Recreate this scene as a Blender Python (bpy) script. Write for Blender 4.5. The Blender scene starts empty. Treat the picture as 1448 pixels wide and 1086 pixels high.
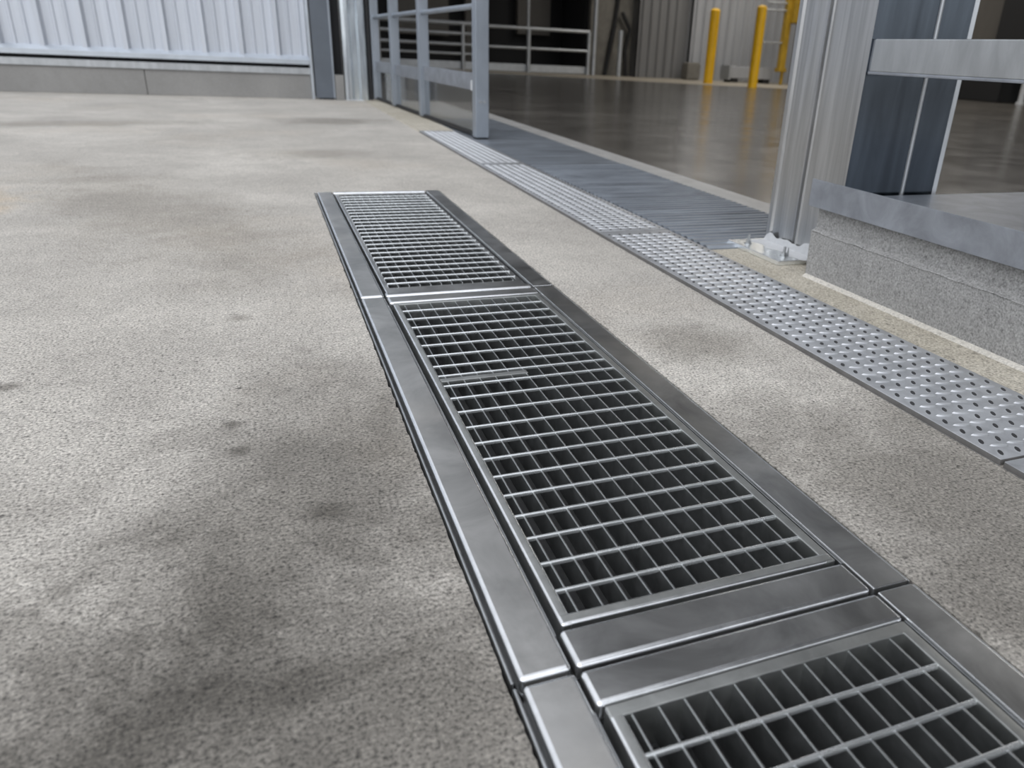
import bpy, bmesh, math, random
from mathutils import Matrix, Vector
random.seed(7)
scene = bpy.context.scene
COL = scene.collection
PI = math.pi

# ------------------------------------------------------------------ materials
def new_mat(name):
    m = bpy.data.materials.new(name); m.use_nodes = True
    nt = m.node_tree
    b = nt.nodes['Principled BSDF']
    return m, nt, b

def N(nt, typ, **kw):
    n = nt.nodes.new(typ)
    for k, v in kw.items():
        if k.startswith('i_'):
            n.inputs[k[2:].replace('_', ' ')].default_value = v
        else:
            setattr(n, k, v)
    return n

def coords(nt, scale=(1, 1, 1)):
    tc = N(nt, 'ShaderNodeNewGeometry')
    mp = N(nt, 'ShaderNodeMapping')
    mp.inputs['Scale'].default_value = scale
    nt.links.new(tc.outputs['Position'], mp.inputs['Vector'])
    return mp.outputs['Vector']

def noise(nt, vec, scale, detail=4, rough=.6, dist=0.0):
    n = N(nt, 'ShaderNodeTexNoise')
    n.inputs['Scale'].default_value = scale
    n.inputs['Detail'].default_value = detail
    n.inputs['Roughness'].default_value = rough
    n.inputs['Distortion'].default_value = dist
    nt.links.new(vec, n.inputs['Vector'])
    return n.outputs['Fac']

def ramp(nt, fac, stops, interp='LINEAR'):
    r = N(nt, 'ShaderNodeValToRGB')
    cr = r.color_ramp; cr.interpolation = interp
    while len(cr.elements) < len(stops): cr.elements.new(.5)
    for e, (p, c) in zip(cr.elements, stops):
        e.position = p
        if isinstance(c, (int, float)): c = (c, c, c)
        e.color = (*c, 1)
    nt.links.new(fac, r.inputs['Fac'])
    return r.outputs['Color']

def mix(nt, a, b, fac, mode='MIX'):
    n = N(nt, 'ShaderNodeMix'); n.data_type = 'RGBA'; n.blend_type = mode
    for s, v in ((6, a), (7, b), (0, fac)):
        if isinstance(v, (int, float)):
            n.inputs[s].default_value = v if s == 0 else (v, v, v, 1)
        elif isinstance(v, tuple):
            n.inputs[s].default_value = (*v, 1)
        else:
            nt.links.new(v, n.inputs[s])
    return n.outputs[2]

def bump(nt, b, h, strength, dist):
    n = N(nt, 'ShaderNodeBump')
    n.inputs['Strength'].default_value = strength
    n.inputs['Distance'].default_value = dist
    nt.links.new(h, n.inputs['Height'])
    nt.links.new(n.outputs['Normal'], b.inputs['Normal'])

def concrete(name, light, dark, stain=.5, speck=.75, fine=260, bump_d=.0022, warm=None, rough=.85, dark_patches=None):
    m, nt, b = new_mat(name)
    v = coords(nt)
    big = noise(nt, v, 1.5, 5, .62, .4)
    med = noise(nt, v, 7, 6, .65, .3)
    fin = noise(nt, v, fine, 2, .6)
    fin2 = noise(nt, v, fine * .40, 4, .72)
    pits = noise(nt, v, fine * .19, 3, .6)
    mot = noise(nt, v, 38, 5, .7)
    c = mix(nt, light, dark, ramp(nt, big, [(.30, 0), (.72, 1)]))
    c = mix(nt, c, dark, mix(nt, 0.0, ramp(nt, med, [(.45, 0), (.72, 1)]), stain))
    if warm:
        w = noise(nt, v, .8, 4, .6)
        c = mix(nt, c, warm, ramp(nt, w, [(.52, 0), (.75, .7)]))
    if warm:      # rust stain
        mp = N(nt, 'ShaderNodeMapping'); mp.vector_type = 'TEXTURE'
        mp.inputs['Location'].default_value = (-.95, 2.75, 0); mp.inputs['Scale'].default_value = (.55, .75, 1)
        nt.links.new(v, mp.inputs['Vector'])
        ln = N(nt, 'ShaderNodeVectorMath', operation='LENGTH'); nt.links.new(mp.outputs['Vector'], ln.inputs[0])
        ad = N(nt, 'ShaderNodeMath', operation='ADD'); nt.links.new(ln.outputs['Value'], ad.inputs[0]); nt.links.new(med, ad.inputs[1])
        c = mix(nt, c, mix(nt, c, (.98, .84, .66), 1.0, 'MULTIPLY'), ramp(nt, ad.outputs[0], [(.6, 1), (1.5, 0)]))
    if dark_patches:      # darker patches and small spots with noise-broken outlines
        for (dx, dy, sx, sy, ang), amt in dark_patches:
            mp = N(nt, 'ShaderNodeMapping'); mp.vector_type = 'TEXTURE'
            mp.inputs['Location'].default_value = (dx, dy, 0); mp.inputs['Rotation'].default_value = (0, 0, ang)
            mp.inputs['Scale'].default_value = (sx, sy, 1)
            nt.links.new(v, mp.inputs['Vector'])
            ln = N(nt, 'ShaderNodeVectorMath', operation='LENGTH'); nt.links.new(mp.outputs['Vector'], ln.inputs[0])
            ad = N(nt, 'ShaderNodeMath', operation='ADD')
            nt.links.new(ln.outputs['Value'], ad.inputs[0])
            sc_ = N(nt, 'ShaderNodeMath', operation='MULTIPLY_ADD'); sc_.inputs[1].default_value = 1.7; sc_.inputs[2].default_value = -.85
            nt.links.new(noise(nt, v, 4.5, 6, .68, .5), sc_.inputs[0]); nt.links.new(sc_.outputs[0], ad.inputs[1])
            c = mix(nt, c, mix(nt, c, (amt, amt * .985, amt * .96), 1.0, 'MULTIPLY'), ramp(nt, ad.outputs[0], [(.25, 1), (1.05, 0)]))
    g = ramp(nt, fin, [(.33, .35), (.46, .90), (.55, 1.06), (.68, 1.5)])
    c = mix(nt, c, g, speck, 'MULTIPLY')
    g2 = ramp(nt, fin2, [(.32, .30), (.40, .93), (.62, 1.08)])
    c = mix(nt, c, g2, speck, 'MULTIPLY')
    c = mix(nt, c, ramp(nt, pits, [(.255, .25), (.30, 1.0)]), speck, 'MULTIPLY')
    c = mix(nt, c, ramp(nt, mot, [(.35, .90), (.62, 1.06)]), speck, 'MULTIPLY')
    nt.links.new(c, b.inputs['Base Color'])
    b.inputs['Roughness'].default_value = rough
    hh = mix(nt, fin, fin2, .55)
    bump(nt, b, hh, .55, bump_d)
    return m

def metal(name, base, rough=.4, var=.12, scale=14, stretch=(1, 1, 1), metallic=1.0, grime=.25, bumpy=0.0, tint=None):
    m, nt, b = new_mat(name)
    v = coords(nt, stretch)
    n1 = noise(nt, v, scale, 5, .65, .6)
    n2 = noise(nt, v, scale * 5.5, 3, .6)
    lo = tuple(x * (1 - grime) for x in base)
    hi = tuple(min(1, x * (1 + grime * .5)) for x in base)
    c = mix(nt, lo, hi, ramp(nt, n1, [(.32, 0), (.68, 1)]))
    if tint:
        n3 = noise(nt, v, scale * .35, 4, .6, .3)
        c = mix(nt, c, tint, ramp(nt, n3, [(.5, 0), (.75, .8)]))
    nt.links.new(c, b.inputs['Base Color'])
    b.inputs['Metallic'].default_value = metallic
    rr = mix(nt, max(.02, rough - var), min(1, rough + var), mix(nt, n1, n2, .35))
    nt.links.new(rr, b.inputs['Roughness'])
    if bumpy:
        bump(nt, b, n2, .3, bumpy)
    return m

def paint(name, col, rough=.5, grime=.2, scale=6, stretch=(1, 1, 1), metallic=0.0):
    return metal(name, col, rough, .08, scale, stretch, metallic, grime)

M = {}
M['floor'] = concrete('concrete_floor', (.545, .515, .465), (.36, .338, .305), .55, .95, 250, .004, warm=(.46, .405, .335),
                      dark_patches=[((-.02, .78, .26, .62, -.38), .46), ((-.12, .42, .75, .36, .1), .46), ((-.6, .5, .5, .6, .9), .62), ((.76, .50, .40, .60, -.2), .50), ((.74, 1.14, .16, .16, .3), .62),
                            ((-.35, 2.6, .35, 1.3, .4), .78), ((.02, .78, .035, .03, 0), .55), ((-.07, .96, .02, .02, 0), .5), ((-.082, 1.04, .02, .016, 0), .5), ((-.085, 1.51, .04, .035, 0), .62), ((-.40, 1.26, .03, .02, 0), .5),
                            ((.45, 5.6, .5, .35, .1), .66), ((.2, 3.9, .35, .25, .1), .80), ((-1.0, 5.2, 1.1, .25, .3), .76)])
M['sill'] = concrete('concrete_sill', (.49, .455, .385), (.33, .298, .235), .6, .75, 220, .003)
M['curb'] = concrete('concrete_curb', (.335, .332, .322), (.25, .248, .242), .5, .6, 240, .005)
M['mortar'] = concrete('pale_mortar', (.58, .55, .50), (.42, .40, .35), .3, .4, 220, .001)
M['wallbase'] = concrete('concrete_base', (.30, .293, .28), (.23, .225, .215), .4, .08, 60, .001)
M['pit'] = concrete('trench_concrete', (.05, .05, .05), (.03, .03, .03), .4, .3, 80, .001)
M['worn'] = metal('worn_bright_edge', (.86, .87, .88), .24, .06, 30, (1, 1, 1), .95, .12)  # bevel highlights put into the colour of the rounded edges
M['flange_light'] = metal('worn_steel_plate_light', (.49, .485, .47), .34, .14, 8, (1, 1, 1), .88, .30, 0, tint=(.64, .61, .56))  # lighter copy for the left flange, sky reflection put into its colour
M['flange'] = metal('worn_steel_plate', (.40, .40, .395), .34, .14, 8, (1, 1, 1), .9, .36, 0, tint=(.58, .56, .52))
M['galv'] = metal('galvanised_steel', (.49, .505, .515), .38, .10, 22, (1, 1, .25), 1, .16)
M['bar'] = metal('galvanised_bar', (.92, .95, .95), .26, .08, 40, (1, 1, 1), .85, .12)
M['old_yellow'] = paint('faded_yellow_paint', (.42, .26, .02), .5, .3, 4)  # darker yellow than the bollards
M['bearing'] = metal('bearing_bar_steel', (.46, .475, .475), .34, .08, 40, (1, 1, 1), .95, .2)
M['border'] = metal('grate_border_steel', (.52, .53, .515), .42, .08, 30, (1, 1, 1), 1, .16)
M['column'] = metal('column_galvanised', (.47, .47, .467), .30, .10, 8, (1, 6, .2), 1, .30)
M['column_blue'] = metal('column_side_steel', (.145, .168, .195), .17, .06, 5, (3, 1, .3), 1, .35)  # near face of the same column, its shade put into the colour
M['zinc'] = metal('zinc_paint', (.55, .56, .57), .7, .1, 40, (1, 1, 1), .25, .10)
M['cap'] = metal('cap_steel', (.34, .36, .395), .42, .10, 12, (1, 1, 1), .75, .25)
M['tread'] = metal('tread_plate_steel', (.47, .48, .495), .36, .10, 25, (1, 1, 1), .5, .2)
M['treadworn'] = metal('tread_worn_top', (.66, .675, .69), .30, .06, 40, (1, 1, 1), .5, .1)
M['treadside'] = paint('tread_sheared_side', (.13, .125, .12), .6, .3, 20)
M['treaddark'] = paint('tread_recess', (.035, .035, .037), .7)  # tops of the raised oval lugs, dark reflection painted in
M['ramp'] = metal('ramp_steel', (.29, .32, .36), .38, .12, 3, (1, 6, 1), .5, .4)
M['threshold'] = metal('threshold_strip', (.52, .51, .49), .5, .08, 8, (1, 1, 1), .5, .15)
M['gate'] = metal('gate_galvanised', (.385, .42, .465), .42, .08, 6, (1, 1, .3), .9, .16)
M['dark'] = paint('black_rubber', (.012, .012, .013), .6)
M['black'] = paint('black_panel', (.010, .010, .011), .75)
M['panel'] = metal('wall_panel_paint', (.57, .60, .65), .36, .08, 5, (4, 1, .12), .35, .10)
M['flash'] = metal('flashing_steel', (.56, .60, .645), .33, .08, 5, (1, 1, 1), .9, .10)
M['post'] = metal('bright_galvanised_post', (.74, .79, .86), .22, .08, 2.2, (5, 1, .5), .95, .45)
M['greypost'] = paint('grey_painted_post', (.115, .132, .155), .5, .1, 5)
M['farpanel'] = paint('far_cladding_paint', (.42, .43, .45), .45, .15, 3, (2, 1, .1), .2)
M['farpanel2'] = paint('far_cladding_dark', (.20, .20, .20), .6, .15, 3, (2, 1, .1), .2)
M['brown'] = paint('dark_brown_cladding', (.10, .092, .082), .6, .2, 2, (1, 1, .2))
M['farmetal'] = metal('far_rail_steel', (.50, .52, .54), .45, .08, 5, (1, 1, 1), .7, .15)
M['farstone'] = paint('far_grey_stone', (.17, .16, .14), .8, .3, 3)
M['yellow'] = paint('yellow_paint', (.92, .52, .010), .4, .08, 4)
M['ceiling'] = paint('dark_roof_deck', (.10, .10, .10), .8, .1)
M['apron'] = concrete('pale_walkway', (.40, .36, .29), (.32, .285, .23), .3, .15, 30, .001, rough=.5)  # floor sheen painted as a pale colour

def polished():
    m, nt, b = new_mat('polished_concrete')
    v = coords(nt, (1, 1, 1))
    v2 = coords(nt, (.5, 2.2, 1))
    n1 = noise(nt, v2, .8, 3, .5, .3)
    n2 = noise(nt, v, 4, 3, .5)
    c = mix(nt, (.066, .060, .053), (.118, .109, .097), ramp(nt, n1, [(.35, 0), (.66, 1)]))
    c = mix(nt, c, (.17, .16, .142), ramp(nt, n2, [(.5, 0), (.8, .5)]))
    nt.links.new(c, b.inputs['Base Color'])
    r = mix(nt, .14, .30, n2)
    nt.links.new(r, b.inputs['Roughness'])
    return m
M['polished'] = polished()

def clear_sheet():
    m, nt, b = new_mat('clear_sheet')
    b.inputs['Base Color'].default_value = (.80, .82, .82, 1)
    b.inputs['Roughness'].default_value = .06
    b.inputs['Transmission Weight'].default_value = 1.0
    b.inputs['IOR'].default_value = 1.2
    return m
M['clear'] = clear_sheet()

# ------------------------------------------------------------------ mesh helpers
def box(bm, x0, x1, y0, y1, z0, z1, bev=0.0, seg=2, mi=0, emi=None):
    r = bmesh.ops.create_cube(bm, size=1)
    vs = r['verts']
    for v in vs:
        v.co = Vector((x0 + (v.co.x + .5) * (x1 - x0), y0 + (v.co.y + .5) * (y1 - y0), z0 + (v.co.z + .5) * (z1 - z0)))
    fs = {f for v in vs for f in v.link_faces}
    for f in fs: f.material_index = mi
    if bev:
        es = list({e for v in vs for e in v.link_edges})
        rb = bmesh.ops.bevel(bm, geom=es, offset=bev, segments=seg, profile=.5, affect='EDGES', clamp_overlap=True)
        if emi is not None:     # rounded edges coloured bright as painted highlights
            for f in rb['faces']:
                f.normal_update()
                if max(abs(c) for c in f.normal) < .996: f.material_index = emi

def prism(bm, prof, a0, a1, axis, mi=0):
    """extrude closed polygon prof along axis from a0 to a1. axis 'x': prof=(y,z); 'y': prof=(x,z); 'z': prof=(x,y)"""
    def P(p, a):
        if axis == 'x': return (a, p[0], p[1])
        if axis == 'y': return (p[0], a, p[1])
        return (p[0], p[1], a)
    A = [bm.verts.new(P(p, a0)) for p in prof]
    B = [bm.verts.new(P(p, a1)) for p in prof]
    n = len(prof)
    fs = []
    for i in range(n):
        fs.append(bm.faces.new((A[i], A[(i + 1) % n], B[(i + 1) % n], B[i])))
    fs.append(bm.faces.new(A)); fs.append(bm.faces.new(B[::-1]))
    for f in fs: f.material_index = mi
    bmesh.ops.recalc_face_normals(bm, faces=fs)

def tube(bm, p0, p1, r, n=14, r1=None, cap=True):
    p0, p1 = Vector(p0), Vector(p1)
    d = (p1 - p0)
    q = d.to_track_quat('Z', 'Y').to_matrix()
    r1 = r if r1 is None else r1
    A, B = [], []
    for i in range(n):
        a = 2 * PI * i / n
        o = q @ Vector((math.cos(a), math.sin(a), 0))
        A.append(bm.verts.new(p0 + o * r)); B.append(bm.verts.new(p1 + o * r1))
    for i in range(n):
        bm.faces.new((A[i], A[(i + 1) % n], B[(i + 1) % n], B[i]))
    if cap:
        bm.faces.new(A[::-1]); bm.faces.new(B)

def dome(bm, c, r, h, n=20, rings=5):
    """hemispherical cap standing on z=c.z"""
    prev = None
    for k in range(rings):
        a = (PI / 2) * k / rings
        ring = [bm.verts.new((c[0] + r * math.cos(a) * math.cos(2 * PI * i / n), c[1] + r * math.cos(a) * math.sin(2 * PI * i / n), c[2] + h * math.sin(a))) for i in range(n)]
        if prev:
            for i in range(n): bm.faces.new((prev[i], prev[(i + 1) % n], ring[(i + 1) % n], ring[i]))
        else:
            base = ring
        prev = ring
    t = bm.verts.new((c[0], c[1], c[2] + h))
    for i in range(n): bm.faces.new((prev[i], prev[(i + 1) % n], t))
    bm.faces.new(base[::-1])

def make(name, bm, mats, parent=None, sharp=32):
    me = bpy.data.meshes.new(name)
    bm.to_mesh(me); bm.free()
    if not isinstance(mats, (list, tuple)): mats = [mats]
    for m in mats: me.materials.append(M[m])
    for p in me.polygons: p.use_smooth = True
    me.set_sharp_from_angle(angle=math.radians(sharp))
    o = bpy.data.objects.new(name, me); COL.objects.link(o)
    if parent: o.parent = parent
    if len(me.polygons) < 4000 and any(len(p.vertices) > 3 for p in me.polygons):
        wn = o.modifiers.new('weighted_normal', 'WEIGHTED_NORMAL'); wn.keep_sharp = True; wn.weight = 100
    return o

def BM(): return bmesh.new()
def one(name, mats, parent=None, boxes=(), bev=0.0, seg=2, emi=None):
    bm = BM()
    for b in boxes: box(bm, *b, bev, seg, 0, emi)
    return make(name, bm, mats, parent)

def tag(o, label=None, cat=None, group=None, kind=None):
    if label: o['label'] = label
    if cat: o['category'] = cat
    if group: o['group'] = group
    if kind: o['kind'] = kind
    return o

def thing(name, loc, label, cat, group=None):
    o = bpy.data.objects.new(name, None); COL.objects.link(o)
    o.location = loc; o.empty_display_size = .1
    return tag(o, label, cat, group)

def reparent_world(children, root):
    """children were built in world coordinates: keep them where they are"""
    for c in children:
        c.parent = root
        c.matrix_parent_inverse = Matrix.Translation(-Vector(root.location))

# ------------------------------------------------------------------ camera (matched to the photograph's vanishing points)
cam_d = bpy.data.cameras.new('camera'); cam = bpy.data.objects.new('camera', cam_d); COL.objects.link(cam)
r = Vector((0.929272, -0.366447, 0.046588)); u = Vector((0.105235, 0.383513, 0.91752)); w = Vector((0.35409, 0.847723, -0.394951))
mw = Matrix((( r.x, u.x, -w.x, 0), (r.y, u.y, -w.y, 0), (r.z, u.z, -w.z, .5), (0, 0, 0, 1)))
cam.matrix_world = mw
cam_d.sensor_width = 36; cam_d.lens = 1059.04 / 1448 * 36
cam_d.shift_x = (724 - 815.02) / 1448; cam_d.shift_y = (531.02 - 543) / 1448
cam_d.clip_start = .02; cam_d.clip_end = 200
cam_d.dof.use_dof = True; cam_d.dof.focus_distance = 1.12; cam_d.dof.aperture_fstop = 5.6
scene.camera = cam

# ------------------------------------------------------------------ floors and trench
K = .8065          # drain numbers below are in drain units
TX0, TX1 = .1445, .5925       # trench hole
TY0, TY1 = -.75, 2.850

def build_floor():
    bm = BM()
    X0, X1, Y0, Y1 = -9.0, 1.66, -6.0, 7.78
    def quad(x0, x1, y0, y1):
        v = [bm.verts.new(p) for p in ((x0, y0, 0), (x1, y0, 0), (x1, y1, 0), (x0, y1, 0))]
        bm.faces.new(v)
    quad(X0, X1, Y0, TY0); quad(X0, X1, TY1, Y1)
    # left and right of the hole with a slightly broken arris
    def side(xf, edge, jit, sgn):
        n = 520
        prev = None
        j = 0
        for i in range(n + 1):
            y = TY0 + (TY1 - TY0) * i / n
            j = j * .6 + random.gauss(0, jit) * (3 if random.random() < .05 else 1)
            chip = 0
            a = bm.verts.new((xf, y, 0)); b = bm.verts.new((edge + sgn * abs(j), y, -.0)); c = bm.verts.new((edge + sgn * abs(j) * .3, y, -.05))
            if prev:
                f = (prev[0], prev[1], b, a); g = (prev[1], prev[2], c, b)
                bm.faces.new(f); bm.faces.new(g)
            prev = (a, b, c)
    side(X0, TX0, .0005, -1)
    side(X1, TX1, .0007, 1)
    bmesh.ops.recalc_face_normals(bm, faces=bm.faces[:])
    for f in bm.faces:
        if abs(f.normal.z) > .9 and f.normal.z < 0: f.normal_flip()
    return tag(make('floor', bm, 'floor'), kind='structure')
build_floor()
def slab(name, mats, *b, bev=0.0):
    return tag(one(name, mats, None, [b], bev), kind='structure')
slab('floor_interior', 'polished', 1.66, 17.0, -6.0, 24.0, -.3, 0.0)

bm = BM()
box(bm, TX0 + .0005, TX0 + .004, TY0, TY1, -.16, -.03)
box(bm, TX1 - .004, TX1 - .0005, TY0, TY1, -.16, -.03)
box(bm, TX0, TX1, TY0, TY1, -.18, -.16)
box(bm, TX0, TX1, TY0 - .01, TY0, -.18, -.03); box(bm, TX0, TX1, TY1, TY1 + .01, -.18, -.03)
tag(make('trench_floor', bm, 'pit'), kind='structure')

# ------------------------------------------------------------------ drain frames
def drain_frame(y0, y1, c0, c1, label, far=False):
    """y0..y1 module length; c0 = width of near cross plate, c1 = width of far one"""
    c0, c1 = c0 , c1
    t = thing('drain_surround', (.37, (y0 + y1) / 2, 0), label, 'drain surround', 'steel frames of the trench drain')
    Z0, Z1 = -.016, .0045
    parts = []
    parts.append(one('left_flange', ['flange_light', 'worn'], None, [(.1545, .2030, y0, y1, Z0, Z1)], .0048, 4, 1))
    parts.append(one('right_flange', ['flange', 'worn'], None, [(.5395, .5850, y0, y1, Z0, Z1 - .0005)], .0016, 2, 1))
    bm = BM()
    box(bm, .1465, .1500, y0, y1, -.06, .003, .0012, 2)
    box(bm, .1500, .1540, y0, y1, -.06, -.016)
    parts.append(make('edge_lip', bm, 'galv'))
    bm = BM()
    box(bm, .5865, .5890, y0, y1, -.06, .002, .0008, 2)
    parts.append(make('edge_lip', bm, 'galv'))
    for a, b in ((y0, y0 + c0), (y1 - c1, y1)):
        if b - a > .001:
            parts.append(one('cross_plate', ['flange', 'worn'], None, [(.2075, .5370, a, b, Z0, Z1 - .0005)], .0048, 4, 1))
    bm = BM()   # ledge carrying the grate
    ya, yb = y0 + c0 + .0005, y1 - c1 - .0005
    box(bm, .2035, .2270, ya, yb, -.046, -.0408); box(bm, .5130, .5385, ya, yb, -.046, -.0408)
    box(bm, .2035, .2058, ya, yb, -.040, -.003); box(bm, .5372, .5390, ya, yb, -.040, .001)
    box(bm, .2080, .5370, y0 + c0 - .004, y0 + c0 + .016, -.046, -.0408); box(bm, .2080, .5370, y1 - c1 - .016, y1 - c1 + .004, -.046, -.0408)
    # flange webs down to the trench
    box(bm, .1560, .1590, y0, y1, -.12, Z0 + .002); box(bm, .5790, .5820, y0, y1, -.12, Z0 + .002)
    box(bm, .1560, .2050, y0, y1, -.046, -.043); box(bm, .5370, .5820, y0, y1, -.046, -.043)
    parts.append(make('support_ledge', bm, 'galv'))
    reparent_world(parts, t)
    return t

def rod_bar(x0, x1, y, ztop, wd, dp):
    bm = BM(); box(bm, x0, x1, y - wd / 2, y + wd / 2, ztop - dp, ztop, wd * .32, 2); return bm

def drain_grate(y0, y1, rows, xs, label, bx0=.2125, bx1=.5330, bw=.0125, bwr=.0125, extra=None, flush=True, near_w=.0145, far_w=.0125, bmat='border'):
    t = thing('drain_grate', (.37, (y0 + y1) / 2, -.040), label, 'grate', 'galvanised grates of the trench drain')
    parts = []
    zt = .0040 if flush else -.0010
    ix0, ix1 = bx0 + bw, bx1 - bwr
    bm = BM()   # mitred border of angle section
    e = .0026
    def side(p, q, z1=zt):
        box(bm, *p, -.040, z1, .0022, 3)
    box(bm, bx0, ix0, y0, y1, -.040, zt, .0026, 3, 0, 1)
    box(bm, ix1, bx1, y0, y1, -.040, zt, .0016, 2)
    box(bm, bx0 + .0004, bx1 - .0004, y0 + .0003, y0 + near_w, -.040, zt + .0002, .0026, 3, 0, 1)
    box(bm, bx0 + .0004, bx1 - .0004, y1 - far_w, y1 - .0003, -.040, zt + .0002, .0018, 2)
    parts.append(make('border', bm, [bmat, 'worn']))
    ya, yb = y0 + near_w - .001, y1 - far_w + .001
    first = None
    for x in xs:
        if first is None:
            bm = BM(); box(bm, -.0012, .0012, ya, yb, -.034, .0016, .0007, 2)
            o = first = make('bearing_bar', bm, 'bearing')
        else:
            o = first.copy(); COL.objects.link(o)
        o.location.x = x
        parts.append(o)
    first = None
    for y in rows:
        if first is None:
            bm = BM(); box(bm, ix0 - .002, ix1 + .006, -.0022, .0022, -.0022, .0030, .0014, 2)
            o = first = make('cross_bar', bm, 'bar')
        else:
            o = first.copy(); COL.objects.link(o)
        o.location.y = y
        o.rotation_euler.z = random.gauss(0, .0016)
        o.location.x = -math.tan(o.rotation_euler.z) * 0
        parts.append(o)
    if extra: parts += extra()
    # the parts were built in world coordinates
    inv = Matrix.Translation(-Vector(t.location))
    for c in parts:
        c.parent = t; c.matrix_parent_inverse = inv
    return t

def k(*v): return [x * K for x in v]
# module in the middle of the picture
drain_frame(.572 * K, 1.944 * K, .059 * K, .052 * K, 'steel drain surround around the middle grate, between two seams')
rows2 = k(1.823, 1.76, 1.698, 1.637, 1.576, 1.511, 1.449, 1.397, 1.345, 1.287, 1.225, 1.161, 1.1, 1.043, .985, .928, .871, .814, .756, .699)
xs2 = [(.292 + .0331 * i) * K for i in range(11)]
def patch():
    bm = BM()
    box(bm, .225, .372, 1.366 * K, 1.382 * K, -.004, .0026, .001, 2)
    return [make('patch_strip', bm, 'border')]
drain_grate(.637 * K, 1.886 * K, rows2, xs2, 'middle grate, the longest in clear view, with a patched cross bar', extra=patch)
# far module
drain_frame(1.955 * K, 3.525 * K, .030 * K, .022 * K, 'farthest steel drain surround, its far end on open concrete')
rows1 = [(2.072 + .0583 * i) * K for i in range(24)]
xs1 = [(.304 + .0302 * i) * K for i in range(12)]
drain_grate(1.987 * K, 3.500 * K, rows1, xs1, 'farthest grate with closely set shining cross bars', bw=.0130, bwr=.0130, flush=False, near_w=.045, far_w=.012, bmat='flange')
# near module
drain_frame(-.80 * K, .5655 * K, .059 * K, .050 * K, 'nearest steel drain surround, running out of the bottom of the picture')
rows3 = [(.448 - .0562 * i) * K for i in range(21)]
xs3 = [(.288 + .0307 * i) * K for i in range(12)]
drain_grate(-.74 * K, .5125 * K, rows3, xs3, 'nearest grate with large dark cells, cut by the picture edge', near_w=.014, far_w=.0140)

# ------------------------------------------------------------------ tread plates
def lug(bm, cx, cy, lx, ly, h, mi_top, z, ang, n=10):
    ca, sa = math.cos(ang), math.sin(ang)
    def pt(fx, fy, i, zz):
        a, b = fx * math.cos(2 * PI * i / n), fy * math.sin(2 * PI * i / n)
        return (cx + a * ca - b * sa, cy + a * sa + b * ca, zz)
    A = [bm.verts.new(pt(lx, ly, i, z)) for i in range(n)]
    B = [bm.verts.new(pt(lx * .82, ly * .78, i, z + h)) for i in range(n)]
    for i in range(n): bm.faces.new((A[i], A[(i + 1) % n], B[(i + 1) % n], B[i]))
    f = bm.faces.new(B); f.material_index = mi_top

PL = 1.43
def tread_mesh(bm, L):
    box(bm, 0, .2310, 0, L, 0, .0110, .0012, 2)
    bm.normal_update()
    for f in bm.faces:
        if abs(f.normal.z) < .3: f.material_index = 3
    p = .0333
    ny = int((L - .014) / p)
    for i in range(7):
        for j in range(ny):
            lug(bm, .0150 + i * p, .014 + j * p, .0100, .0047, .0007, 1, .0110, math.radians(56))
            if i < 6 and j < ny - 1:
                lug(bm, .0150 + (i + .5) * p, .014 + (j + .5) * p, .0145, .0030, .0022, 2, .0110, math.radians(-18))
tl = ['nearest tread plate, only its corner in the picture by a short gap',
      'tread plate running along the concrete curb and past the column base',
      'tread plate alongside the ribbed ramp plate',
      'tread plate alongside the smooth blue ramp plate, before the gate end post']
ts = [-.812, .620, 2.052, 3.484]
bm = BM(); tread_mesh(bm, PL - .004)
proto = make('tread_plate', bm, ['tread', 'treaddark', 'treadworn', 'treadside'])
for i, (y, l) in enumerate(zip(ts, tl)):
    o = proto if i == 0 else proto.copy()
    if i: COL.objects.link(o)
    o.location = (.902 + .0006 * i, y, .0)
    tag(o, l, 'tread plate', 'diamond tread plates along the doorway')

slab('trim_20', 'dark', 1.1350, 1.1415, -1.5, 4.9, 0, .0045)
# grooved concrete strip continuing towards the gate hinge
bm = BM()
prof = [(.905, 0)]
for q in range(6):
    x = .908 + q * .038
    prof += [(x, .008), (x + .028, .008), (x + .031, .005), (x + .035, .005)]
prof += [(1.135, .008), (1.137, 0)]
prism(bm, prof, 4.918, 7.60, 'y')
tag(make('trim_19', bm, 'sill', sharp=15), kind='structure')
# ------------------------------------------------------------------ sill, ramp plates, threshold
bm = BM()
box(bm, 1.1420, 1.66, -3.0, 1.806, 0, .0035, .001)
tag(make('trim_1', bm, 'sill'), kind='structure')
bm = BM()
prof = []
y = 1.815
prof.append((y, 0.0))
while y < 3.44:
    prof += [(y, .004), (y + .009, .0115), (y + .021, .0115), (y + .030, .004)]
    y += .038
prof.append((3.445, .004)); prof.append((3.445, 0))
prism(bm, prof, 1.1450, 1.632, 'x')
tag(make('ramp_plate', bm, 'ramp', sharp=20), 'ribbed steel ramp plate between the tread plates and the pale threshold strip', 'ramp plate', 'steel ramp plates in the doorway')
bm = BM()
prism(bm, [(3.452, 0), (3.452, .007), (5.85, .007), (5.85, 0)], 1.1450, 1.632, 'x')
tag(make('ramp_plate', bm, 'ramp'), 'smooth bluish ramp plate under the end post of the gate', 'ramp plate', 'steel ramp plates in the doorway')
slab('trim_2', 'threshold', 1.640, 1.760, 1.87, 6.4, 0, .009, bev=.002)
slab('trim_3', 'wallbase', 1.1450, 1.632, 5.86, 7.6, 0, .004)

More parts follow.
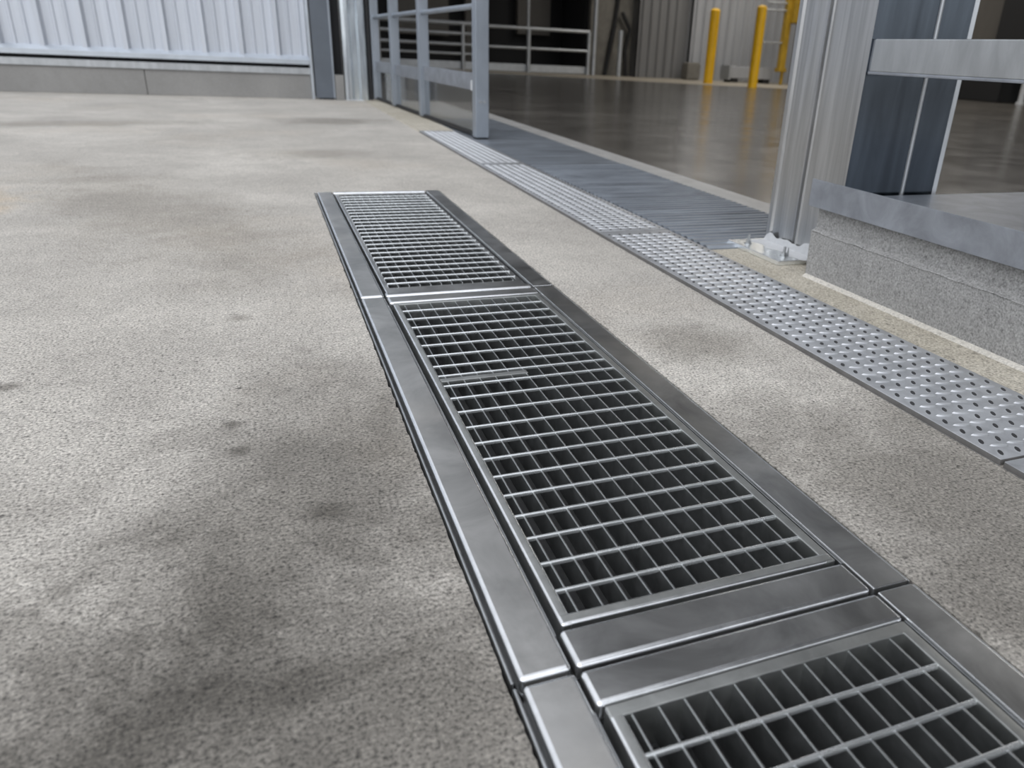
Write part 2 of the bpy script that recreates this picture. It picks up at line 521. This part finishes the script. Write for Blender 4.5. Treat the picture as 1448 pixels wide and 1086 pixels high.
# ------------------------------------------------------------------ curb and its steel cap
bm = BM()
prism(bm, [(1.2540, 0), (1.2500, .118), (1.2640, .128), (1.2640, .190), (2.9, .190), (2.9, 0)], -2.6, 1.515, 'y')
tag(make('curb', bm, 'curb'), kind='structure')
bm = BM()
prism(bm, [(1.242, .0036), (1.2535, .0036), (1.2535, .0105), (1.249, .0085)], -2.6, 1.512, 'y')
tag(make('trim_4', bm, 'mortar'), kind='structure')
# mortar bead along the ledge of the curb, broken
bm = BM()
n = 150
rows_ = []
for i in range(n + 1):
    yv = -1.2 + (1.512 + 1.2) * i / n
    jz = .0010 * math.sin(i * .9) + random.gauss(0, .0006); th = max(.0003, .0009 + random.gauss(0, .0007))
    rows_.append([bm.verts.new((1.2506, yv, .1178 + jz)), bm.verts.new((1.2484 + random.gauss(0, .0004), yv, .1195 + jz)), bm.verts.new((1.2510, yv, .1198 + jz + th * 2)), bm.verts.new((1.2570, yv, .1215 + jz))])
for a, b in zip(rows_, rows_[1:]):
    for q in range(3): bm.faces.new((a[q], b[q], b[q + 1], a[q + 1]))
bmesh.ops.recalc_face_normals(bm, faces=bm.faces[:])
tag(make('trim_5', bm, 'curb'), kind='structure')
capr = thing('curb_cap', (1.25, 0, .180), 'grey steel cap with an upstand lip on top of the concrete curb', 'curb cap')
a = one('lip', 'cap', None, [(1.2400, 1.2450, -2.6, 1.530, .1800, .2450)], .0008)
b_ = one('cap_plate', 'cap', None, [(1.2450, 2.9, -2.6, 1.530, .1905, .1985)], .0008)
reparent_world([a, b_], capr)

# ------------------------------------------------------------------ door jamb column
colr = thing('steel_column', (1.50, 1.70, .0035), 'galvanised steel door column bolted down beside the end of the curb', 'column')
CX0, CX1, CY0, CY1, CT = 1.362, 1.665, 1.552, 1.856, 3.4
Z0 = .017
def face_profile():
    # outline in x,y seen from above; the x = CX0 side carries grooves
    p = [(CX0, CY0), (CX1, CY0), (CX1, CY1), (CX0 + .004, CY1), (CX0, CY1 - .006)]
    p += [(CX0, 1.835), (CX0 + .006, 1.829), (CX0 + .006, 1.796), (CX0 + .002, 1.790), (CX0, 1.770),
          (CX0 + .001, 1.742), (CX0 - .002, 1.724), (CX0 - .003, 1.721), (CX0 + .010, 1.7165), (CX0 + .010, 1.7120), (CX0 - .004, 1.708), (CX0 - .0045, 1.7045),
          (CX0 - .0015, 1.701), (CX0, 1.690), (CX0, 1.645), (CX0 + .0015, 1.640), (CX0 + .0015, 1.620), (CX0, 1.614), (CX0, 1.560)]
    return p
bm = BM(); prism(bm, face_profile(), Z0, CT, 'z')
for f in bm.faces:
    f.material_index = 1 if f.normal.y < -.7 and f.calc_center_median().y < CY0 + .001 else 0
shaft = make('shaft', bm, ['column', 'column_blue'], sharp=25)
bm = BM(); tube(bm, (1.553, CY0 - .001, Z0), (1.553, CY0 - .001, CT), .0055, 10)
seam = tag(make('weld_seam', bm, 'galv'), 'bright weld seam')
bm = BM(); prism(bm, [(CX1 - .006, CY0), (CX1 + .002, CY0 - .006), (CX1 + .002, CY0)], Z0, CT, 'z')
edge = make('edge_strip', bm, 'galv')
bp = one('base_plate', ['bar', 'worn'], None, [(1.239, 1.55, 1.610, 1.862, .0040, .0170)], .0016, 2, 1)
# brushed-on zinc paint at the foot
bm = BM()
ring = []
NZ = 60
ys = [1.850 - (1.850 - 1.575) * i / NZ for i in range(NZ + 1)]
hz = [min(1, .25 + i / 8) * (.012 if i < 1 else 1) * .016 + min(1, i / 8) * .011 * (1 + math.sin(i * .31 + .6)) * (.6 + .4 * math.sin(i * .113 + 2)) + .0012 * math.sin(i * .83) + random.uniform(0, .0006) for i in range(NZ + 1)]
A = [bm.verts.new((CX0 - .0058, yv, .0170)) for yv in ys]; B = [bm.verts.new((CX0 - .0052, yv, .0170 + h)) for yv, h in zip(ys, hz)]
A2 = [bm.verts.new((CX0 - .062 - .008 * math.sin(i * .33), max(1.613, min(1.858, yv)), .0174)) for i, yv in enumerate(ys)]
for i in range(NZ):
    bm.faces.new((A[i], A[i + 1], B[i + 1], B[i])); bm.faces.new((A2[i], A2[i + 1], A[i + 1], A[i]))
bmesh.ops.recalc_face_normals(bm, faces=bm.faces[:])
zp = make('zinc_paint_patch', bm, 'zinc')
bolts = []
def bolt(x, y):
    bm = BM(); tube(bm, (x, y, .0172), (x + .001, y, .044), .0042, 10, .0036)
    st = make('anchor_bolt', bm, 'galv')
    bm = BM(); tube(bm, (x, y, .0170), (x, y, .0195), .0105, 20); make('washer', bm, 'galv', st)
    bm = BM(); tube(bm, (x, y, .0195), (x, y, .0285), .0082, 6); make('nut', bm, 'galv', st)
    return st
bolts = [bolt(1.283, 1.650), bolt(1.268, 1.800)]
bm = BM(); tube(bm, (1.298, 1.652, .0170), (1.297, 1.652, .041), .003, 8, .0012); bolts.append(make('locking_pin', bm, 'galv'))
reparent_world([shaft, seam, edge, bp, zp] + bolts, colr)

# guard rail on the column's near face
grr = thing('guard_rail', (1.39, 0, .486), 'galvanised box rail running from the column at eye height above the curb', 'guard rail')
bm = BM(); box(bm, 1.365, 1.430, -1.6, 1.545, .492, .5640, .003, 2)
a = make('rail_beam', bm, 'galv')
bm = BM(); box(bm, 1.363, 1.432, -1.6, 1.5475, .4860, .4925, .0015, 2)
b_ = make('bottom_lip', bm, 'cap')
bm = BM(); box(bm, 1.367, 1.428, 1.545, 1.5510, .488, .562); c_ = make('end_plate', bm, 'cap')
reparent_world([a, b_, c_], grr)
# ------------------------------------------------------------------ left corrugated wall (end of the yard)
WY = 7.75
bm = BM()
def rib_profile(x0, x1, y):
    pts = []
    p = .296; x = .20 - 12 * p
    pts.append((x0, y))
    while x < x1:
        seq = [(-.030, 0), (-.022, -.045), (.012, -.045), (.030, 0), (.090, 0), (.097, -.010), (.110, -.010), (.119, 0), (.180, 0), (.187, -.010), (.200, -.010), (.209, 0)]
        for dx, dy in seq:
            if x0 < x + dx < x1: pts.append((x + dx, y + dy))
        x += p
    pts.append((x1, y)); pts += [(x1, y + .05), (x0, y + .05)]
    return pts
prism(bm, rib_profile(-5.0, .446, WY), .330, 3.6, 'z')
tag(make('wall_back', bm, 'panel', sharp=20), kind='structure')
bm = BM()
box(bm, -5.0, -.889, WY - .03, WY + .12, 0, .205, .003); box(bm, -.884, .452, WY - .03, WY + .12, 0, .205, .003)
tag(make('baseboard_back', bm, 'wallbase'), kind='structure')
slab('trim_6', 'galv', -5.0, .452, WY - .045, WY + .1, .207, .262, bev=.003)
slab('trim_7', 'black', -5.0, .448, WY - .005, WY + .1, .262, .300)
bm = BM(); prism(bm, [(WY - .075, .292), (WY - .075, .330), (WY - .035, .362), (WY + .02, .362), (WY + .02, .292)], -5.0, .450, 'x')
tag(make('trim_8', bm, 'flash'), kind='structure')
slab('trim_9', 'flash', .452, .474, WY - .09, WY + .1, 0, 3.6, bev=.002)

gp = thing('grey_post', (.56, WY, 0), 'plain dark grey painted post at the end of the corrugated wall', 'post')
bm = BM(); box(bm, .486, .652, WY - .08, WY + .09, .012, 3.6, .004)
a = make('shaft', bm, 'greypost')
bm = BM(); box(bm, .520, .640, WY - .07, WY + .08, 0, .012); b_ = make('foot', bm, 'dark')
bm = BM(); box(bm, .640, .656, WY - .095, WY - .08, .012, 3.6, .002); c_ = make('edge_strip', bm, 'gate')
reparent_world([a, b_, c_], gp)
slab('trim_10', 'black', .656, .742, WY + .02, WY + .09, 0, 3.6)
slab('trim_11', 'wallbase', .660, .738, WY - .10, WY + .018, 0, .215, bev=.004)

bp_ = thing('bright_post', (.86, 7.68, 0), 'shiny galvanised post beside the gate hinge', 'post')
bm = BM()
prism(bm, [(.748, 7.66), (.775, 7.645), (.805, 7.645), (.825, 7.66), (.872, 7.662), (.890, 7.640), (.945, 7.640), (.962, 7.655), (.962, 7.80), (.748, 7.80)], .004, 3.6, 'z')
a = make('shaft', bm, 'post', sharp=15)
bm = BM(); box(bm, .740, .970, 7.630, 7.80, 0, .004); b_ = make('foot_plate', bm, 'zinc')
bm = BM(); box(bm, .964, .990, 7.635, 7.79, 0, 3.6, .004); c_ = tag(make('door_seal', bm, 'dark'), 'black rubber door seal')
reparent_world([a, b_, c_], bp_)

# ------------------------------------------------------------------ the open gate
GA, GB = Vector((1.030, 7.70, 0)), Vector((1.196, 4.48, 0))
gl = (GB - GA).length
gang = math.atan2(GB.y - GA.y, GB.x - GA.x)
gate = thing('gate', GA, 'open galvanised gate with clear lower panel standing across the doorway', 'gate')
gate.rotation_euler.z = gang
def gpart(name, mats, boxes, bev=.003, label=None):
    o = one(name, mats, gate, boxes, bev); 
    if label: o['label'] = label
    return o
T = .036
def stile(s0, s1, z0=.022, z1=2.3): return gpart('stile', 'gate', [(s0, s1, -T, T, z0, z1)], .004)
stile(.02, .085); 
stile(.86, .925); stile(1.82, 1.885); 
end = gpart('end_post', 'gate', [(gl - .070, gl, -T - .004, T + .004, .016, 2.3)], .005)
gpart('foot_block', 'dark', [(gl - .066, gl - .004, -T, T, .0075, .016)], 0)
for b in [(.085, .86, -.012, .012, .262, .348), (.925, 1.82, -.012, .012, .262, .348), (1.885, gl - .07, -.012, .012, .270, .365)]: gpart('mid_rail', 'cap', [b], .003)
gpart('bottom_rail', 'dark', [(.085, gl - .07, -.014, .014, .014, .036)], .003)
for b in [(.086, .859, -.003, .003, .037, .262), (.926, 1.819, -.003, .003, .037, .262), (1.886, gl - .071, -.003, .003, .037, .269)]: gpart('clear_panel', 'clear', [b], 0, 'clear see-through panel')
for z in (.712, 1.25):
    for s0, s1 in ((.085, .86), (.925, 1.82), (1.885, gl - .07)):
        bm = BM(); tube(bm, (s0, 0, z), (s1, 0, z + .006), .016, 14)
        make('pipe_rail', bm, 'gate', gate)
for sx in (gl - .13, gl - .105):
    bm = BM(); tube(bm, (sx, -.020, .270), (sx, -.020, .325), .009, 10); make('latch', bm, 'zinc', gate)
for z in (.20, .95):
    bm = BM(); tube(bm, (.0, -.02, z), (.0, -.02, z + .11), .016, 12); make('hinge', bm, 'galv', gate)
for q in (-.012, .012):
    bm = BM(); tube(bm, (gl, q, .215), (gl + .006, q, .215), .009, 12); make('screw', bm, 'galv', gate)

# ------------------------------------------------------------------ interior shell
slab('ceiling', 'ceiling', 2.1, 15.0, -6.0, 24.0, 4.6, 4.8)
slab('wall_left', 'brown', .80, .95, 7.95, 22.0, 0, 4.6)
slab('wall_right', 'brown', 13.75, 13.95, -6.0, 22.0, 0, 4.6)
def corr(name, mats, x0, x1, y, z0, z1, p=.24, d=.05):
    bm = BM(); pts = [(x0, y)]
    x = x0 + .05
    while x + p < x1:
        pts += [(x, y), (x + .03, y - d), (x + .09, y - d), (x + .12, y)]
        x += p
    pts += [(x1, y), (x1, y + .12), (x0, y + .12)]
    prism(bm, pts, z0, z1, 'z')
    return tag(make(name, bm, mats, sharp=20), kind='structure')
corr('wall_far', 'farpanel2', 9.15, 10.55, 18.95, .0, 4.6)
corr('wall_far.001', 'farpanel', 10.55, 13.75, 18.70, .0, 4.6)
slab('wall_far.002', 'farstone', 7.98, 9.35, 19.35, 19.5, 0, 4.6)
slab('wall_far.003', 'black', .95, 7.98, 21.2, 21.4, 0, 4.6)
slab('trim_12', 'black', 7.90, 7.98, 19.5, 21.2, 0, 4.6)
slab('trim_17', 'farpanel2', 9.15, 9.35, 19.0, 19.36, 0, 4.6)
slab('trim_18', 'farpanel', 10.55, 10.70, 18.72, 19.1, 0, 4.6)
slab('wall_far.004', 'black', .80, 14.0, 21.6, 21.8, 0, 4.7)
slab('trim_13', 'brown', 5.15, 5.75, 20.9, 21.1, 0, 4.6)
slab('trim_14', 'brown', 6.55, 7.45, 20.9, 21.1, .9, 4.6)
slab('trim_15', 'brown', 3.2, 4.7, 20.9, 21.1, .75, 4.6)
# pale polygon painting a sheen of light on the far hall floor
bm = BM()
v = [bm.verts.new(p) for p in ((2.2, 18.9, .002), (5.07, 17.6, .002), (9.1, 15.1, .002), (10.8, 14.55, .002), (13.75, 12.6, .002), (13.75, 18.7, .002), (9.0, 19.3, .002), (2.2, 21.2, .002))]
w_ = [bm.verts.new((q.co.x, q.co.y, -.01)) for q in v]
bm.faces.new(v)
for i in range(8): bm.faces.new((v[i], w_[i], w_[(i + 1) % 8], v[(i + 1) % 8]))
bmesh.ops.recalc_face_normals(bm, faces=bm.faces[:])
tag(make('floor_walkway', bm, 'apron'), kind='structure')

# ------------------------------------------------------------------ far railing
def railing(x0, x1, posts, rails, label, toe=True, y=19.1):
    t = thing('railing', ((x0 + x1) / 2, y, 0), label, 'railing', 'far guard railings')
    ps = []
    for x, z1 in posts:
        bm = BM(); tube(bm, (x, y, .002), (x, y, z1), .048, 12)
        ps.append(make('post', bm, 'farmetal'))
    for z, rr in rails:
        bm = BM(); tube(bm, (x0, y, z), (x1, y, z), rr, 12)
        ps.append(make('rail', bm, 'farmetal'))
    if toe:
        ps.append(one('toe_board', 'farmetal', None, [(x0, x1, y + .05, y + .07, .02, .19)]))
    reparent_world(ps, t)
railing(5.10, 7.86, [(6.27, 1.0), (7.86, 1.0)], [(1.0, .042), (.556, .034)], 'steel railing before the black opening, right of the gate end post')
railing(2.60, 5.06, [(2.66, 1.03), (4.63, 1.03), (5.02, 1.03)], [(1.02, .05), (.80, .038), (.565, .038), (.36, .03)], 'steel railing seen through the open gate')
bm = BM(); tube(bm, (6.33, 19.35, .002), (6.33, 19.35, 4.55), .035, 10)
tag(make('thin_pole', bm, 'farmetal'), 'thin upright pole rising behind the far steel railing', 'pole')
bm = BM(); tube(bm, (8.02, 19.12, .002), (8.02, 19.12, 4.55), .055, 12)
tag(make('tall_pole', bm, 'farmetal'), 'tall grey pole at the right end of the far railing', 'pole')
bm = BM(); tube(bm, (8.66, 18.95, .002), (8.66, 18.95, 1.08), .06, 12)
tag(make('short_pole', bm, 'farmetal'), 'short grey standpipe in front of the dark stone wall', 'pole')
bm = BM()
tube(bm, (8.42, 19.28, .002), (8.50, 19.28, .5), .05, 8); tube(bm, (8.50, 19.28, .5), (8.62, 19.28, 1.2), .06, 8); tube(bm, (8.62, 19.28, 1.2), (8.75, 19.28, 2.4), .05, 8)
tube(bm, (8.98, 19.2, .002), (8.92, 19.2, .6), .05, 8); tube(bm, (8.92, 19.2, .6), (9.02, 19.2, 1.1), .045, 8); tube(bm, (9.02, 19.2, 1.1), (8.78, 19.2, 1.5), .05, 8)
tag(make('hanging_hoses', bm, 'dark'), 'dark hoses against the stone wall beside the standpipe', 'hose')
bm = BM()
box(bm, 9.62, 10.0, 18.45, 18.8, .002, .30, .05); box(bm, 10.25, 10.58, 18.2, 18.55, .002, .36, .07)
tag(one('dark_bin', 'farstone', None, [(10.22, 10.62, 18.15, 18.5, .002, .42)], .06), 'dark bin at the foot of the far corrugated wall', 'bin')
bm.free()
bx = thing('equipment_box', (11.9, 17.6, 0), 'low grey equipment box at the wall behind the bollards', 'box')
a = one('body', 'farpanel', None, [(11.1, 12.35, 17.5, 17.9, .10, .38)], .02)
b_ = one('foot', 'dark', None, [(11.15, 11.35, 17.52, 17.88, .002, .10)]); c_ = one('foot', 'dark', None, [(12.1, 12.3, 17.52, 17.88, .002, .10)])
d_ = one('end_cap', 'farmetal', None, [(11.04, 11.10, 17.48, 17.92, .06, .40)], .01)
reparent_world([a, b_, c_, d_], bx)

# bollards
def bollard(x, y, h, rr, label):
    t = thing('bollard', (x, y, .002), label, 'bollard', 'yellow bollards')
    bm = BM(); tube(bm, (x, y, .002), (x, y, h), rr, 24)
    a = make('pipe', bm, 'yellow')
    bm = BM(); dome(bm, (x, y, h), rr, rr * .55)
    b = make('domed_cap', bm, 'yellow')
    reparent_world([a, b], t)
bollard(9.60, 16.05, 1.50, .105, 'yellow bollard farther from the column, the left of two')
bollard(9.70, 14.40, 1.52, .098, 'yellow bollard nearer to the galvanised column, the right of two')

# yellow machine mast
ym = thing('yellow_lift', (12.6, 17.2, 0), 'yellow lift mast with control box by the far corrugated wall', 'lift')
a = one('mast', 'old_yellow', None, [(12.30, 12.46, 17.15, 17.30, .33, 2.6)], .01)
b_ = one('control_box', 'old_yellow', None, [(12.40, 12.95, 17.0, 17.30, 1.42, 2.6)], .04)
bm = BM(); tube(bm, (12.67, 16.99, 1.62), (12.67, 17.02, 1.62), .07, 14); c_ = tag(make('dial', bm, 'dark', b_), 'round black dial')
d_ = one('base', 'old_yellow', None, [(12.27, 12.49, 17.12, 17.33, .30, .40)], .01)
e_ = one('leg', 'old_yellow', None, [(12.40, 12.46, 17.18, 17.24, .002, .30)])
fs_ = []
for z in (1.86, 1.70, .97):
    bm = BM(); tube(bm, (11.75, 17.25, z), (12.32, 17.22, z), .025, 8); fs_.append(make('side_rail', bm, 'farmetal'))
reparent_world([a, b_, d_, e_] + fs_, ym)

# seen to the right of the column
bm = BM(); box(bm, 13.2, 13.74, 11.3, 12.9, .002, .42, .02)
tag(make('dark_crate', bm, 'black'), 'long black crate at the right wall behind the column', 'crate')
bm = BM(); tube(bm, (13.2, 10.78, .002), (13.2, 10.78, 1.1), .05, 14); tube(bm, (13.2, 10.78, .002), (13.2, 10.78, .05), .075, 14)
tag(make('pale_pipe', bm, 'zinc'), 'pale upright pipe under the guard rail at the right picture edge', 'pipe')
slab('trim_16', 'black', 13.45, 13.74, 9.0, 11.9, .6, 4.6)

# ------------------------------------------------------------------ light
wd = bpy.data.worlds.new('sky'); scene.world = wd; wd.use_nodes = True
nt = wd.node_tree; bg = nt.nodes['Background']
tc = N(nt, 'ShaderNodeTexCoord'); sp = N(nt, 'ShaderNodeSeparateXYZ')
nt.links.new(tc.outputs['Generated'], sp.inputs[0])
c = ramp(nt, sp.outputs['Z'], [(0.0, (.16, .155, .15)), (.02, (.55, .57, .60)), (.35, (.86, .90, .97)), (1.0, (1.0, 1.03, 1.1))])
vd = N(nt, 'ShaderNodeVectorMath', operation='DOT_PRODUCT'); vd.inputs[1].default_value = Vector((-.42, -.72, .55)).normalized()
nt.links.new(tc.outputs['Generated'], vd.inputs[0])
glow = ramp(nt, vd.outputs['Value'], [(.0, .82), (.5, 1.0), (.95, 2.0)])
up = ramp(nt, sp.outputs['Z'], [(-.01, 0), (.03, 1)])
c = mix(nt, c, mix(nt, c, glow, 1.0, 'MULTIPLY'), up)
nt.links.new(c, bg.inputs['Color'])
bg.inputs['Strength'].default_value = 1.12
sd = bpy.data.lights.new('sun', 'SUN'); so = bpy.data.objects.new('sun', sd); COL.objects.link(so)
sd.energy = .6; sd.angle = math.radians(50); sd.color = (1, .97, .93)
so.rotation_euler = (math.radians(40), 0, math.radians(-60))

for i, (x, y) in enumerate(((9.5, 5), (9.5, 10.5), (9.5, 16), (12.3, 5), (12.3, 10.5), (12.3, 16))):  # unseen area lights added to brighten the hall
    ld = bpy.data.lights.new('hall_lamp', 'AREA'); lo = bpy.data.objects.new('hall_lamp', ld); COL.objects.link(lo)
    ld.shape = 'RECTANGLE'; ld.size = 1.6; ld.size_y = 1.6; ld.energy = 75; ld.color = (1, .96, .90)
    lo.location = (x, y, 4.5)
scene.view_settings.view_transform = 'Standard'
scene.view_settings.look = 'None'
scene.view_settings.gamma = 1
scene.view_settings.use_curve_mapping = False
scene.view_settings.exposure = 0.0
